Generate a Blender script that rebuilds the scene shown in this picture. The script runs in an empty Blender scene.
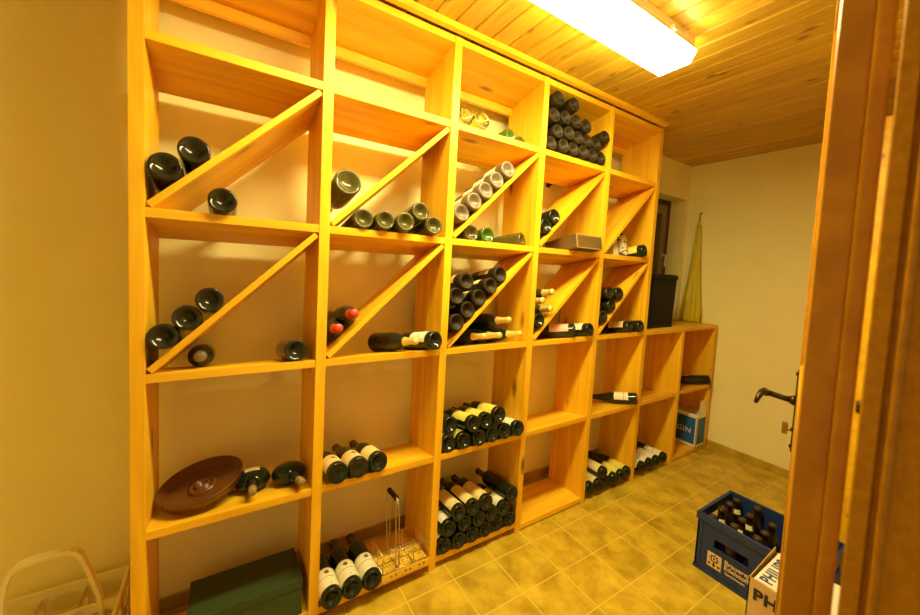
import bpy, bmesh, math, random
from mathutils import Vector, Matrix
random.seed(7)
PI = math.pi
scene = bpy.context.scene
COL = scene.collection

# ------------------------------------------------------------------ helpers
class MB:
    """collects shapes into one mesh"""
    def __init__(self): self.bm = bmesh.new()
    def box(self, x0, x1, y0, y1, z0, z1, bev=0.0, M=None):
        v = [self.bm.verts.new((x, y, z)) for x in (x0, x1) for y in (y0, y1) for z in (z0, z1)]
        fs = [(0,1,3,2),(4,6,7,5),(0,4,5,1),(2,3,7,6),(0,2,6,4),(1,5,7,3)]
        F = [self.bm.faces.new([v[i] for i in f]) for f in fs]
        if bev:
            es = set(e for f in F for e in f.edges)
            r = bmesh.ops.bevel(self.bm, geom=list(es), offset=bev, segments=2, affect='EDGES', profile=0.7)
            v = list(set(r['verts']) | set(x for x in v if x.is_valid))
        if M is not None: bmesh.ops.transform(self.bm, matrix=M, verts=[x for x in v if x.is_valid])
        return self
    def lathe(self, prof, n=28, M=None, a0=0.0, a1=2*PI, smooth=True):
        full = abs(a1-a0-2*PI) < 1e-6
        m = n if full else n+1
        rings = []; vs = []
        for r, z in prof:
            if r < 1e-6:
                p = self.bm.verts.new((0, 0, z)); rings.append([p]*m); vs.append(p)
            else:
                ring = [self.bm.verts.new((r*math.cos(a0+(a1-a0)*k/n), r*math.sin(a0+(a1-a0)*k/n), z)) for k in range(m)]
                rings.append(ring); vs += ring
        for A, B in zip(rings, rings[1:]):
            for k in range(n):
                k2 = (k+1) % m
                q = []
                for p in (A[k], A[k2], B[k2], B[k]):
                    if p not in q: q.append(p)
                if len(q) >= 3:
                    f = self.bm.faces.new(q); f.smooth = smooth
        if M is not None: bmesh.ops.transform(self.bm, matrix=M, verts=vs)
        return self
    def tube(self, pts, r, n=8, cap=True):
        pts = [Vector(p) for p in pts]
        rr = r if isinstance(r, (list, tuple)) else [r]*len(pts)
        rings = []; ref = None
        for i, p in enumerate(pts):
            t = (pts[min(i+1, len(pts)-1)] - pts[max(i-1, 0)]).normalized()
            if ref is None:
                ref = t.orthogonal().normalized()
            ref = (ref - t*ref.dot(t)).normalized()
            b = t.cross(ref)
            rings.append([self.bm.verts.new(p + rr[i]*(math.cos(2*PI*k/n)*ref + math.sin(2*PI*k/n)*b)) for k in range(n)])
        for A, B in zip(rings, rings[1:]):
            for k in range(n):
                f = self.bm.faces.new((A[k], A[(k+1) % n], B[(k+1) % n], B[k])); f.smooth = True
        if cap:
            self.bm.faces.new(list(reversed(rings[0]))); self.bm.faces.new(rings[-1])
        return self
    def prism(self, poly, z0, z1, M=None):
        a = [self.bm.verts.new((x, y, z0)) for x, y in poly]
        b = [self.bm.verts.new((x, y, z1)) for x, y in poly]
        n = len(poly)
        self.bm.faces.new(list(reversed(a))); self.bm.faces.new(b)
        for i in range(n): self.bm.faces.new((a[i], a[(i+1) % n], b[(i+1) % n], b[i]))
        if M is not None: bmesh.ops.transform(self.bm, matrix=M, verts=a+b)
        return self
    def quad(self, *ps):
        self.bm.faces.new([self.bm.verts.new(p) for p in ps]); return self
    def mesh(self, name, mat):
        bmesh.ops.recalc_face_normals(self.bm, faces=self.bm.faces[:])
        me = bpy.data.meshes.new(name); self.bm.to_mesh(me); self.bm.free()
        if mat: me.materials.append(mat)
        return me
    def build(self, name, mat, parent=None, loc=None, M=None):
        o = bpy.data.objects.new(name, self.mesh(name, mat)); COL.objects.link(o)
        if parent: o.parent = parent
        if M is not None: o.matrix_local = M
        elif loc is not None: o.location = loc
        return o

def tag(o, label=None, cat=None, group=None, kind=None):
    if label: o['label'] = label
    if cat: o['category'] = cat
    if group: o['group'] = group
    if kind: o['kind'] = kind
    return o
def empty(name, loc=(0, 0, 0), M=None):
    o = bpy.data.objects.new(name, None); COL.objects.link(o); o.empty_display_size = .05
    if M is not None: o.matrix_world = M
    else: o.location = loc
    return o
def struct(o, cat=None, label=None):
    o['kind'] = 'structure'
    if label: o['label'] = label
    if cat: o['category'] = cat
    return o
def link(me, name, parent, M=None):
    o = bpy.data.objects.new(name, me); COL.objects.link(o); o.parent = parent
    if M is not None: o.matrix_local = M
    return o
def text_mesh(body, size, mat, name, bold=0.0, align='LEFT', spacing=1.0, extr=0.0004):
    cu = bpy.data.curves.new(name, 'FONT'); cu.body = body; cu.size = size; cu.offset = bold
    cu.align_x = align; cu.extrude = extr; cu.space_character = spacing; cu.resolution_u = 4
    o = bpy.data.objects.new(name+'_tmp', cu); COL.objects.link(o)
    dg = bpy.context.evaluated_depsgraph_get(); dg.update()
    me = bpy.data.meshes.new_from_object(o.evaluated_get(dg))
    bpy.data.objects.remove(o); bpy.data.curves.remove(cu)
    me.name = name; me.materials.clear(); me.materials.append(mat)
    return me

# ------------------------------------------------------------------ materials
def nm(name):
    m = bpy.data.materials.new(name); m.use_nodes = True
    nt = m.node_tree; b = nt.nodes['Principled BSDF']
    return m, nt, b
def plain(name, col, rough=.5, metal=0.0, spec=.5, noise=0.0, scale=30, **kw):
    m, nt, b = nm(name)
    b.inputs['Base Color'].default_value = (*col, 1); b.inputs['Roughness'].default_value = rough
    b.inputs['Metallic'].default_value = metal; b.inputs['Specular IOR Level'].default_value = spec
    for k, v in kw.items(): b.inputs[k.replace('_', ' ')].default_value = v
    if noise:
        tc = nt.nodes.new('ShaderNodeTexCoord'); n = nt.nodes.new('ShaderNodeTexNoise')
        n.inputs['Scale'].default_value = scale; n.inputs['Detail'].default_value = 5
        r = nt.nodes.new('ShaderNodeValToRGB')
        r.color_ramp.elements[0].position = .3; r.color_ramp.elements[1].position = .7
        r.color_ramp.elements[0].color = (*[c*(1-noise) for c in col], 1)
        r.color_ramp.elements[1].color = (*[min(1, c*(1+noise*.5)) for c in col], 1)
        nt.links.new(tc.outputs['Object'], n.inputs['Vector']); nt.links.new(n.outputs['Fac'], r.inputs['Fac'])
        nt.links.new(r.outputs['Color'], b.inputs['Base Color'])
    return m
def wood(name, c0, c1, knot=(.25, .09, .015), rough=.42, grain=11, long=.9, knots=True, kscale=(2.2, 6.5, 6.5)):
    """grain runs along the local X of each board"""
    m, nt, b = nm(name); N = nt.nodes.new; L = nt.links.new
    tc = N('ShaderNodeTexCoord'); oi = N('ShaderNodeObjectInfo')
    mul = N('ShaderNodeVectorMath'); mul.operation = 'SCALE'; mul.inputs['Scale'].default_value = 37.0
    comb = N('ShaderNodeCombineXYZ')
    for i in range(3): L(oi.outputs['Random'], comb.inputs[i])
    L(comb.outputs[0], mul.inputs[0])
    add = N('ShaderNodeVectorMath'); add.operation = 'ADD'
    L(tc.outputs['Object'], add.inputs[0]); L(mul.outputs[0], add.inputs[1])
    mp = N('ShaderNodeMapping'); mp.inputs['Scale'].default_value = (long, grain, grain)
    L(add.outputs[0], mp.inputs['Vector'])
    n1 = N('ShaderNodeTexNoise'); n1.inputs['Scale'].default_value = 2.2; n1.inputs['Detail'].default_value = 6; n1.inputs['Distortion'].default_value = .6
    L(mp.outputs[0], n1.inputs['Vector'])
    r = N('ShaderNodeValToRGB'); e = r.color_ramp.elements
    e[0].position = .33; e[0].color = (*c0, 1); e[1].position = .68; e[1].color = (*c1, 1)
    L(n1.outputs['Fac'], r.inputs['Fac'])
    out = r.outputs['Color']
    if knots:
        mp2 = N('ShaderNodeMapping'); mp2.inputs['Scale'].default_value = kscale
        L(add.outputs[0], mp2.inputs['Vector'])
        vo = N('ShaderNodeTexVoronoi'); vo.inputs['Scale'].default_value = 1.0
        L(mp2.outputs[0], vo.inputs['Vector'])
        kr = N('ShaderNodeValToRGB'); k = kr.color_ramp.elements
        k[0].position = .05; k[0].color = (1, 1, 1, 1); k[1].position = .13; k[1].color = (0, 0, 0, 1)
        L(vo.outputs['Distance'], kr.inputs['Fac'])
        mx = N('ShaderNodeMix'); mx.data_type = 'RGBA'
        L(kr.outputs['Color'], mx.inputs['Factor']); L(out, mx.inputs['A']); mx.inputs['B'].default_value = (*knot, 1)
        out = mx.outputs['Result']
    L(out, b.inputs['Base Color']); b.inputs['Roughness'].default_value = rough
    b.inputs['Specular IOR Level'].default_value = .35
    return m

PINE = wood('pine', (.72, .385, .010), (.90, .545, .018))
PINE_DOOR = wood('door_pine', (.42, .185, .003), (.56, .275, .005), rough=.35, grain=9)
PAINT = plain('wall_paint', (.90, .855, .39), .85, noise=.025, scale=7)
METAL_DARK = plain('dark_bronze', (.05, .032, .016), .35, metal=.8)
BRASS = plain('olive_brass', (.45, .33, .10), .4, metal=.9)
STEEL = plain('steel', (.72, .70, .58), .35, metal=.3)
WHITE_METAL = plain('white_metal', (.82, .74, .55), .4)
FRAME_BROWN = plain('window_frame_brown', (.035, .016, .006), .35)
BLACK_PLASTIC = plain('black_plastic', (.010, .009, .007), .6, spec=.2)

def ceiling_mat():
    m, nt, b = nm('ceiling_pine'); N = nt.nodes.new; L = nt.links.new
    tc = N('ShaderNodeTexCoord'); sep = N('ShaderNodeSeparateXYZ'); L(tc.outputs['Object'], sep.inputs[0])
    d = N('ShaderNodeMath'); d.operation = 'DIVIDE'; d.inputs[1].default_value = .0825; L(sep.outputs['X'], d.inputs[0])
    fl = N('ShaderNodeMath'); fl.operation = 'FLOOR'; L(d.outputs[0], fl.inputs[0])
    wn = N('ShaderNodeTexWhiteNoise'); wn.noise_dimensions = '1D'; L(fl.outputs[0], wn.inputs['W'])
    sc = N('ShaderNodeMath'); sc.operation = 'MULTIPLY'; sc.inputs[1].default_value = 40; L(wn.outputs['Value'], sc.inputs[0])
    ay = N('ShaderNodeMath'); ay.operation = 'ADD'; L(sep.outputs['Y'], ay.inputs[0]); L(sc.outputs[0], ay.inputs[1])
    cb = N('ShaderNodeCombineXYZ'); L(sep.outputs['X'], cb.inputs[0]); L(ay.outputs[0], cb.inputs[1])
    mp = N('ShaderNodeMapping'); mp.inputs['Scale'].default_value = (13, 1.1, 1); L(cb.outputs[0], mp.inputs['Vector'])
    n = N('ShaderNodeTexNoise'); n.inputs['Scale'].default_value = 2.5; n.inputs['Detail'].default_value = 5; n.inputs['Distortion'].default_value = .5
    L(mp.outputs[0], n.inputs['Vector'])
    r = N('ShaderNodeValToRGB'); e = r.color_ramp.elements
    e[0].position = .3; e[0].color = (.54, .32, .018, 1); e[1].position = .7; e[1].color = (.74, .495, .045, 1)
    L(n.outputs['Fac'], r.inputs['Fac'])
    hv = N('ShaderNodeHueSaturation'); mr = N('ShaderNodeMapRange'); mr.inputs['To Min'].default_value = .86; mr.inputs['To Max'].default_value = 1.12
    L(wn.outputs['Value'], mr.inputs['Value']); L(mr.outputs[0], hv.inputs['Value']); L(r.outputs['Color'], hv.inputs['Color'])
    mp2 = N('ShaderNodeMapping'); mp2.inputs['Scale'].default_value = (14, 5.5, 1); L(cb.outputs[0], mp2.inputs['Vector'])
    vo = N('ShaderNodeTexVoronoi'); vo.inputs['Scale'].default_value = 1; L(mp2.outputs[0], vo.inputs['Vector'])
    kr = N('ShaderNodeValToRGB'); k = kr.color_ramp.elements
    k[0].position = .06; k[0].color = (1, 1, 1, 1); k[1].position = .17; k[1].color = (0, 0, 0, 1); L(vo.outputs['Distance'], kr.inputs['Fac'])
    mx = N('ShaderNodeMix'); mx.data_type = 'RGBA'; L(kr.outputs['Color'], mx.inputs['Factor']); L(hv.outputs['Color'], mx.inputs['A'])
    mx.inputs['B'].default_value = (.22, .09, .015, 1)
    L(mx.outputs['Result'], b.inputs['Base Color']); b.inputs['Roughness'].default_value = .4
    return m
def floor_mat():
    m, nt, b = nm('floor_tiles'); N = nt.nodes.new; L = nt.links.new
    tc = N('ShaderNodeTexCoord'); mp = N('ShaderNodeMapping'); mp.inputs['Location'].default_value = (-1.002, .080, 0)
    L(tc.outputs['Object'], mp.inputs['Vector'])
    br = N('ShaderNodeTexBrick'); br.offset = 0; br.squash = 1
    br.inputs['Scale'].default_value = 1; br.inputs['Brick Width'].default_value = .208; br.inputs['Row Height'].default_value = .185
    br.inputs['Mortar Size'].default_value = .0028; br.inputs['Mortar Smooth'].default_value = .35
    br.inputs['Color1'].default_value = (.9, .9, .9, 1); br.inputs['Color2'].default_value = (1, 1, 1, 1)
    L(mp.outputs[0], br.inputs['Vector'])
    n = N('ShaderNodeTexNoise'); n.inputs['Scale'].default_value = 9; n.inputs['Detail'].default_value = 6; n.inputs['Roughness'].default_value = .6
    L(tc.outputs['Object'], n.inputs['Vector'])
    r = N('ShaderNodeValToRGB'); e = r.color_ramp.elements
    e[0].position = .34; e[0].color = (.38, .245, .008, 1); e[1].position = .66; e[1].color = (.70, .495, .035, 1)
    L(n.outputs['Fac'], r.inputs['Fac'])
    mu = N('ShaderNodeMix'); mu.data_type = 'RGBA'; mu.blend_type = 'MULTIPLY'; mu.inputs['Factor'].default_value = 1
    L(r.outputs['Color'], mu.inputs['A']); L(br.outputs['Color'], mu.inputs['B'])
    mx = N('ShaderNodeMix'); mx.data_type = 'RGBA'; L(br.outputs['Fac'], mx.inputs['Factor'])
    L(mu.outputs['Result'], mx.inputs['A']); mx.inputs['B'].default_value = (.70, .52, .07, 1)
    L(mx.outputs['Result'], b.inputs['Base Color']); b.inputs['Roughness'].default_value = .38
    bp = N('ShaderNodeBump'); bp.inputs['Strength'].default_value = .25; bp.inputs['Distance'].default_value = .002; bp.invert = True
    L(br.outputs['Fac'], bp.inputs['Height']); L(bp.outputs[0], b.inputs['Normal'])
    return m
def glass(name, col, trans=0.0, rough=.07, dust=None, ior=1.45):
    m, nt, b = nm(name)
    b.inputs['Base Color'].default_value = (*col, 1); b.inputs['Roughness'].default_value = rough
    b.inputs['Transmission Weight'].default_value = trans; b.inputs['IOR'].default_value = ior
    if dust:
        N = nt.nodes.new; L = nt.links.new
        tc = N('ShaderNodeTexCoord'); n = N('ShaderNodeTexNoise'); n.inputs['Scale'].default_value = 40; n.inputs['Detail'].default_value = 6
        L(tc.outputs['Object'], n.inputs['Vector'])
        r = N('ShaderNodeValToRGB'); e = r.color_ramp.elements
        e[0].position = .3; e[0].color = (*col, 1); e[1].position = .75; e[1].color = (*dust, 1)
        L(n.outputs['Fac'], r.inputs['Fac']); L(r.outputs['Color'], b.inputs['Base Color'])
    return m
G_DARK = glass('dark_glass', (.012, .012, .006), rough=.1, dust=(.03, .028, .012))
G_GREENDARK = glass('green_black_glass', (.010, .016, .007), rough=.08)
G_OLIVE = glass('olive_glass', (.075, .070, .012), .3, rough=.12, dust=(.13, .11, .022))
G_GREEN = glass('green_glass', (.07, .15, .012), .35, rough=.12)
G_CLEAR = glass('pale_yellow_green_glass', (.66, .62, .10), .93, rough=.03)
G_ROSE = glass('dusty_grey_glass', (.13, .098, .055), .15, rough=.3, dust=(.24, .185, .115))
G_DUSTY = glass('dusty_dark_glass', (.014, .009, .003), rough=.5, dust=(.038, .025, .008))
G_DUSTY.node_tree.nodes['Principled BSDF'].inputs['Specular IOR Level'].default_value = .22
G_BEER = glass('brown_beer_glass', (.022, .010, .003), rough=.1)
FOIL_GOLD = plain('gold_foil', (.78, .64, .18), .35, metal=.35)
FOIL_RED = plain('red_capsule', (.55, .045, .02), .4)
FOIL_DARK = plain('dark_capsule', (.05, .022, .012), .4)
FOIL_TAN = plain('tan_capsule', (.26, .17, .055), .5)
def label_mat(name, base, ink, band=None, scale=1.0, crest=None, thr=.30):
    """paper label with dark lettering-like bars and a crest, drawn in the label's own coordinates (u around, z along)"""
    m, nt, b = nm(name); N = nt.nodes.new; L = nt.links.new
    tc = N('ShaderNodeTexCoord'); mp = N('ShaderNodeMapping'); mp.inputs['Scale'].default_value = (70*scale, 70*scale, 130*scale)
    L(tc.outputs['Object'], mp.inputs['Vector'])
    n = N('ShaderNodeTexNoise'); n.inputs['Scale'].default_value = 1; n.inputs['Detail'].default_value = 3
    L(mp.outputs[0], n.inputs['Vector'])
    r = N('ShaderNodeValToRGB'); e = r.color_ramp.elements
    e[0].position = thr; e[0].color = (*ink, 1); e[1].position = thr+.08; e[1].color = (*base, 1)
    L(n.outputs['Fac'], r.inputs['Fac'])
    out = r.outputs['Color']
    if band:
        sep = N('ShaderNodeSeparateXYZ'); L(tc.outputs['Object'], sep.inputs[0])
        mm = N('ShaderNodeMath'); mm.operation = 'COMPARE'; mm.inputs[1].default_value = band[0]; mm.inputs[2].default_value = band[1]
        L(sep.outputs['Z'], mm.inputs[0])
        mx = N('ShaderNodeMix'); mx.data_type = 'RGBA'; L(mm.outputs[0], mx.inputs['Factor']); L(out, mx.inputs['A'])
        mx.inputs['B'].default_value = (*band[2], 1); out = mx.outputs['Result']
    if crest:
        sb = N('ShaderNodeVectorMath'); sb.operation = 'SUBTRACT'; sb.inputs[1].default_value = (0, .034, crest); L(tc.outputs['Object'], sb.inputs[0])
        sc_ = N('ShaderNodeVectorMath'); sc_.operation = 'MULTIPLY'; sc_.inputs[1].default_value = (1, .4, .85); L(sb.outputs[0], sc_.inputs[0])
        ln = N('ShaderNodeVectorMath'); ln.operation = 'LENGTH'; L(sc_.outputs[0], ln.inputs[0])
        lt = N('ShaderNodeMath'); lt.operation = 'LESS_THAN'; lt.inputs[1].default_value = .0085; L(ln.outputs['Value'], lt.inputs[0])
        mx = N('ShaderNodeMix'); mx.data_type = 'RGBA'; L(lt.outputs[0], mx.inputs['Factor']); L(out, mx.inputs['A'])
        mx.inputs['B'].default_value = (.16, .11, .03, 1); out = mx.outputs['Result']
    L(out, b.inputs['Base Color']); b.inputs['Roughness'].default_value = .6
    return m
L_WHITE = label_mat('white_label', (.76, .74, .50), (.45, .40, .22), band=(.070, .0011, (.10, .07, .03)), crest=.094)
L_CREAM = label_mat('cream_label', (.72, .63, .25), (.42, .27, .05))
L_ORANGE = label_mat('orange_label', (.72, .50, .16), (.42, .17, .03), band=(.045, .014, (.62, .58, .34)), crest=.072)
L_PINK = label_mat('pink_label', (.78, .42, .30), (.50, .15, .08), band=(.12, .008, (.65, .55, .30)))
L_YELLOW = label_mat('yellow_label', (.70, .64, .10), (.35, .25, .03))
L_SCROLL = label_mat('scroll_label', (.66, .58, .34), (.05, .035, .012), scale=.55, thr=.42)

# ------------------------------------------------------------------ room
XL, XR, YB, YF, ZC = -1.2, 3.32, .305, -1.165, 2.15
fl = MB().box(XL-.15, XR+.15, -3.4, YB+.3, -.06, 0).build('floor', floor_mat()); struct(fl, 'floor', 'ochre square floor tiles with pale grout')
W = MB()
pitch = .0825
x = math.floor((XL-.1)/pitch)*pitch
while x < XR+.1:
    a, bq = x+.0014, x+pitch-.0014
    W.prism([(a+.006, ZC), (bq-.006, ZC), (bq, ZC+.006), (bq, ZC+.016), (a, ZC+.016), (a, ZC+.006)], YF-.2, YB+.05,
            M=Matrix(((1, 0, 0, 0), (0, 0, 1, 0), (0, 1, 0, 0), (0, 0, 0, 1))))
    x += pitch
W.box(XL-.1, XR+.1, YF-.2, YB+.05, ZC+.016, ZC+.05)
struct(W.build('ceiling', ceiling_mat()), 'ceiling', 'tongue and groove pine board ceiling')
# back wall with window recess x 2.42..3.28, z .95..1.885
wx0, wx1, wz0, wz1 = 2.42, 3.282, .95, 1.884
W = MB()
for (a, b, c, d) in ((XL-.1, wx0, 0, ZC), (wx1, XR+.1, 0, ZC), (wx0, wx1, 0, wz0), (wx0, wx1, wz1, ZC)):
    W.box(a, b, YB, YB+.18, c, d)
struct(W.build('wall_back', PAINT), 'wall', 'cream plastered wall behind the wine rack')
struct(MB().box(XR, XR+.1, YF-.2, YB+.18, 0, ZC).build('wall_right', PAINT), 'wall', 'cream plastered wall at the far right end')
struct(MB().box(XL-.1, XL, YF-.2, YB+.18, 0, ZC).build('wall_left', PAINT), 'wall', 'cream plastered wall at the left end')
dx0, dx1, dz = -.16, .735, 2.03
W = MB()
for (a, b, c, d) in ((XL, dx0-.03, 0, ZC), (dx1+.03, XR, 0, ZC), (dx0-.03, dx1+.03, dz+.03, ZC)):
    W.box(a, b, YF-.17, YF-.012, c, d)
struct(W.build('wall_front', PAINT), 'wall', 'cream plastered wall with the doorway')
struct(MB().box(XR-.011, XR, YF, YB, 0, .052, .002).build('baseboard_right', plain('tile_skirting', (.52, .36, .025), .45, noise=.25, scale=14)), 'baseboard', 'ochre tile skirting along the right wall')
struct(MB().box(XL, 3.30, YB-.010, YB, 0, .052, .002).build('baseboard_back', plain('tile_skirting_back', (.46, .31, .02), .45, noise=.25, scale=14)), 'baseboard', 'ochre tile skirting behind the rack')
# ceiling moulding above the rack
W = MB().prism([(-.030, ZC), (-.030, ZC-.006), (-.022, ZC-.016), (-.006, ZC-.020), (-.002, ZC-.020), (-.002, ZC)], XL, 2.345,
               M=Matrix(((0, 0, 1, 0), (1, 0, 0, 0), (0, 1, 0, 0), (0, 0, 0, 1))))
struct(W.build('trim_1', PINE), 'trim', 'thin pine moulding along the ceiling above the rack')

# window in the recess
win = empty('window_1', ((wx0+wx1)/2, .44, wz0)); struct(win, 'window', 'dark brown framed window in the recess beside the rack')
def wloc(W): return W
F = MB(); y0, y1 = .425, .485
X0, X1, Z0, Z1 = wx0-.04, 3.285, wz0-.02, 1.90
cx = (wx0+wx1)/2
def rel(W, name, mat, par): return W.build(name, mat, par, loc=(-cx, -.44, -wz0))
F.box(X0, X1, y0, y1, 1.838, Z1).box(X1-.075, X1, y0, y1, Z0, 1.838).box(X0, X0+.075, y0, y1, Z0, 1.838).box(X0, X1, y0, y1, Z0, Z0+.08)
rel(F, 'window_frame', FRAME_BROWN, win)
F = MB(); a0, a1, b0, b1 = X0+.075, X1-.075, Z0+.08, 1.838
F.box(a0, a1, y0-.015, y1, b1-.07, b1, .004).box(a0, a1, y0-.015, y1, b0, b0+.07, .004).box(a0, a0+.07, y0-.015, y1, b0+.07, b1-.07, .004).box(a1-.07, a1, y0-.015, y1, b0+.07, b1-.07, .004)
rel(F, 'sash', plain('grey_sash', (.20, .16, .09), .4), win)
rel(MB().box(a0+.06, a1-.06, .45, .456, b0+.06, b1-.06), 'pane', plain('night_glass', (.10, .085, .06), .08, spec=.8), win)
H = MB().lathe([(0, 0), (.013, 0), (.013, .006), (0, .006)], 12, M=Matrix.Translation((3.188, .410, 1.44)) @ Matrix.Rotation(PI/2, 4, 'X'))
H.tube([(3.188, .408, 1.44), (3.188, .385, 1.44), (3.186, .378, 1.43), (3.178, .374, 1.36), (3.176, .374, 1.345)], [.008, .008, .009, .009, .007], 8)
rel(H, 'window_handle', STEEL, win)

# ------------------------------------------------------------------ wine rack
rack = empty('wine_rack', (0, 0, 0)); tag(rack, 'tall pine wine rack with diagonal dividers along the back wall', 'wine rack')
XS = [0, .460, .925, 1.391, 1.863, 2.325, 2.786, 3.247]; UW = .0322; T = .025; D = .240
ZL = {5: 2.123, 4: 1.815, 3: 1.3728, 2: .9332, 1: .4942}
def z0(c): return .0535 if c < 3 else .032
def Xl(c): return XS[c] + UW
def Xr(c): return XS[c+1]
K = .20      # the shelves fall towards the wall, so the bottles lie neck down
def ks(lv, c): return K if lv else (.11 if c < 3 else .03)
def board(name, cx, cy, cz, L, wid, th, rot=0.0, bev=.0015, k=0.0):
    """board with its length along local X, rotated about Y, falling by k towards the back"""
    if k:
        B = MB().box(-L/2, L/2, -wid/2, wid/2, -th/2, th/2, bev)
        Rm = Matrix.Rotation(rot, 3, 'Y'); Sh = Matrix(((1, 0, 0), (0, 1, 0), (0, -k, 1)))
        Mm = (Rm.inverted() @ Sh @ Rm).to_4x4()
        bmesh.ops.transform(B.bm, matrix=Mm, verts=B.bm.verts[:])
        return B.build(name, PINE, rack, M=Matrix.Translation((cx, cy, cz-k*cy)) @ Matrix.Rotation(rot, 4, 'Y'))
    return MB().box(-L/2, L/2, -wid/2, wid/2, -th/2, th/2, bev).build(name, PINE, rack,
            M=Matrix.Translation((cx, cy, cz)) @ Matrix.Rotation(rot, 4, 'Y'))
for i, xx in enumerate(XS):
    top = 2.123 if i <= 5 else ZL[2] - T
    board('upright', xx+UW/2, D/2, top/2, top, D, UW, PI/2)
for c in range(7):
    L = Xr(c)-Xl(c); mx = (Xr(c)+Xl(c))/2
    for lv in (4, 3, 1):
        if c > 4 and lv > 2: continue
        board('shelf', mx, D/2, ZL[lv]-T/2, L, D-.004, T, k=K)
    if c < 5: board('shelf', mx, D/2, ZL[2]-T/2, L, D-.004, T, k=K)
    if c in (4, 5): board('shelf', mx, .055+(D-.057)/2, z0(c)-T/2, L, D-.057, T, k=.03)
    else: board('shelf', mx, D/2, z0(c)-T/2, L, D-.004, T, k=ks(0, c))
    if c < 5:
        board('top_board', mx, D/2, ZL[5]-T/2, L, D-.004, T, k=K)
        board('back_rail', mx, D-.012, ZL[5]-T-.046-.0175, L, .02, .035)
# low section's own top
board('low_top_board', (XS[5]+UW+3.28)/2, (D+.045)/2, ZL[2]-T/2, 3.282-XS[5]-UW, D+.045, T)
DT = .0185
DIAG = {}
for c in range(5):
    for lv in (3, 2):
        x0, x1, zb, zt = Xl(c), Xr(c), ZL[lv], ZL[lv+1]-T
        ang = math.atan2(zt-zb, x1-x0)
        # board fits corner to corner: its corners touch the cell
        for _ in range(8):
            ex = DT*math.sin(ang); ez = DT*math.cos(ang)
            ang = math.atan2((zt-zb)-ez, (x1-x0)-ex)
        L = ((x1-x0)-ex)/math.cos(ang)
        board('diagonal_board', (x0+x1)/2, D/2, (zb+zt)/2, L-.002, D-.006, DT-.001, -ang, k=K)
        DIAG[(c, lv)] = (Vector(((x0+x1)/2, (zb+zt)/2)), Vector((math.cos(ang), math.sin(ang))), Vector((-math.sin(ang), math.cos(ang))))

# ------------------------------------------------------------------ bottles
def scaled(prof, r, h): return [(a*r, b*h) for a, b in prof]
def mk_body(kind, r, h):
    if kind == 'bordeaux':
        p = [(0, .075), (.35, .062), (.62, .022), (.80, .003), (.90, 0), (.985, .009), (1, .03), (1, .655), (.97, .69), (.82, .735), (.52, .785), (.42, .82), (.385, .95), (.44, .955), (.44, .985), (.38, 1), (0, 1)]
    elif kind == 'burgundy':
        p = [(0, .06), (.35, .05), (.62, .02), (.82, .002), (.9, 0), (.985, .009), (1, .03), (1, .46), (.95, .54), (.80, .63), (.55, .72), (.42, .80), (.385, .94), (.45, .945), (.45, .98), (.38, 1), (0, 1)]
    elif kind == 'champagne':
        p = [(0, .085), (.35, .07), (.66, .022), (.84, .003), (.92, 0), (.99, .01), (1, .03), (1, .42), (.96, .50), (.80, .62), (.50, .71), (.33, .79), (.27, .89), (.31, .92), (.31, .945), (.33, .955), (.34, .985), (.26, 1), (0, 1)]
    elif kind == 'hock':
        p = [(0, .02), (.6, .014), (.85, 0), (.97, .006), (1, .02), (1, .46), (.96, .54), (.78, .68), (.55, .80), (.42, .90), (.40, .95), (.45, .955), (.45, .985), (.38, 1), (0, 1)]
    else:  # beer
        p = [(0, .03), (.6, .02), (.86, 0), (.98, .01), (1, .03), (1, .56), (.93, .64), (.66, .74), (.46, .82), (.40, .94), (.46, .95), (.46, .97), (.40, .975), (0, .975)]
    return scaled(p, r, h)
def prof_r(prof, z):
    for (r0, a), (r1, b) in zip(prof[4:], prof[5:]):
        if a <= z <= b and b > a: return r0 + (r1-r0)*(z-a)/(b-a)
    return prof[-2][0]
_cache = {}
def bottle_meshes(kind, r, h, g, cap, lab):
    key = (kind, r, h, g.name, cap and cap.name, lab and lab[0].name)
    if key in _cache: return _cache[key]
    prof = mk_body(kind, r, h)
    body = MB().lathe(prof, 30).mesh('glass_body', g)
    capm = labm = None
    if cap:
        zs = [h*(.80 if kind != 'champagne' else .74), h*.86, h*.93, h*.95, h*.983]
        q = [(prof_r(prof, z)+.0008, z) for z in zs] + [(prof_r(prof, h*.98)*.9, h+.001), (0, h+.001)]
        capm = MB().lathe(q, 20).mesh('capsule', cap)
    if lab:
        m, za, zb, arc = lab
        labm = MB().lathe([(r+.0005, za), (r+.0005, zb)], 24, a0=PI/2-arc/2, a1=PI/2+arc/2).mesh('label', m)
    _cache[key] = (body, capm, labm)
    return _cache[key]
def bottle(base, axis, label, group, kind='bordeaux', r=.0355, h=.285, g=G_DARK, cap=FOIL_DARK, lab=None, roll=None, name='wine_bottle', cat='bottle', k=K):
    """base centre, unit axis from base to neck; label faces up unless rolled"""
    ax = Vector(axis).normalized(); ax.z -= k*ax.y; ax.normalize()
    base = (base[0], base[1], base[2]-k*base[1]+r*(math.sqrt(1+k*k)-1))      # the height given is the one at the shelf's front edge
    up = Vector((0, 0, 1)) if abs(ax.z) < .9 else Vector((0, -1, 0))
    yv = (up - ax*up.dot(ax)).normalized(); xv = yv.cross(ax)
    R = Matrix((xv, yv, ax)).transposed().to_4x4()
    if roll is None: roll = random.uniform(-.35, .35)
    o = empty(name, M=Matrix.Translation(Vector(base)) @ R @ Matrix.Rotation(roll, 4, 'Z'))
    tag(o, label, cat, group)
    b, c, l = bottle_meshes(kind, r, h, g, cap, lab)
    link(b, 'glass_body', o)
    if c: link(c, 'capsule', o)
    if l: link(l, 'label', o)
    return o

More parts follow.
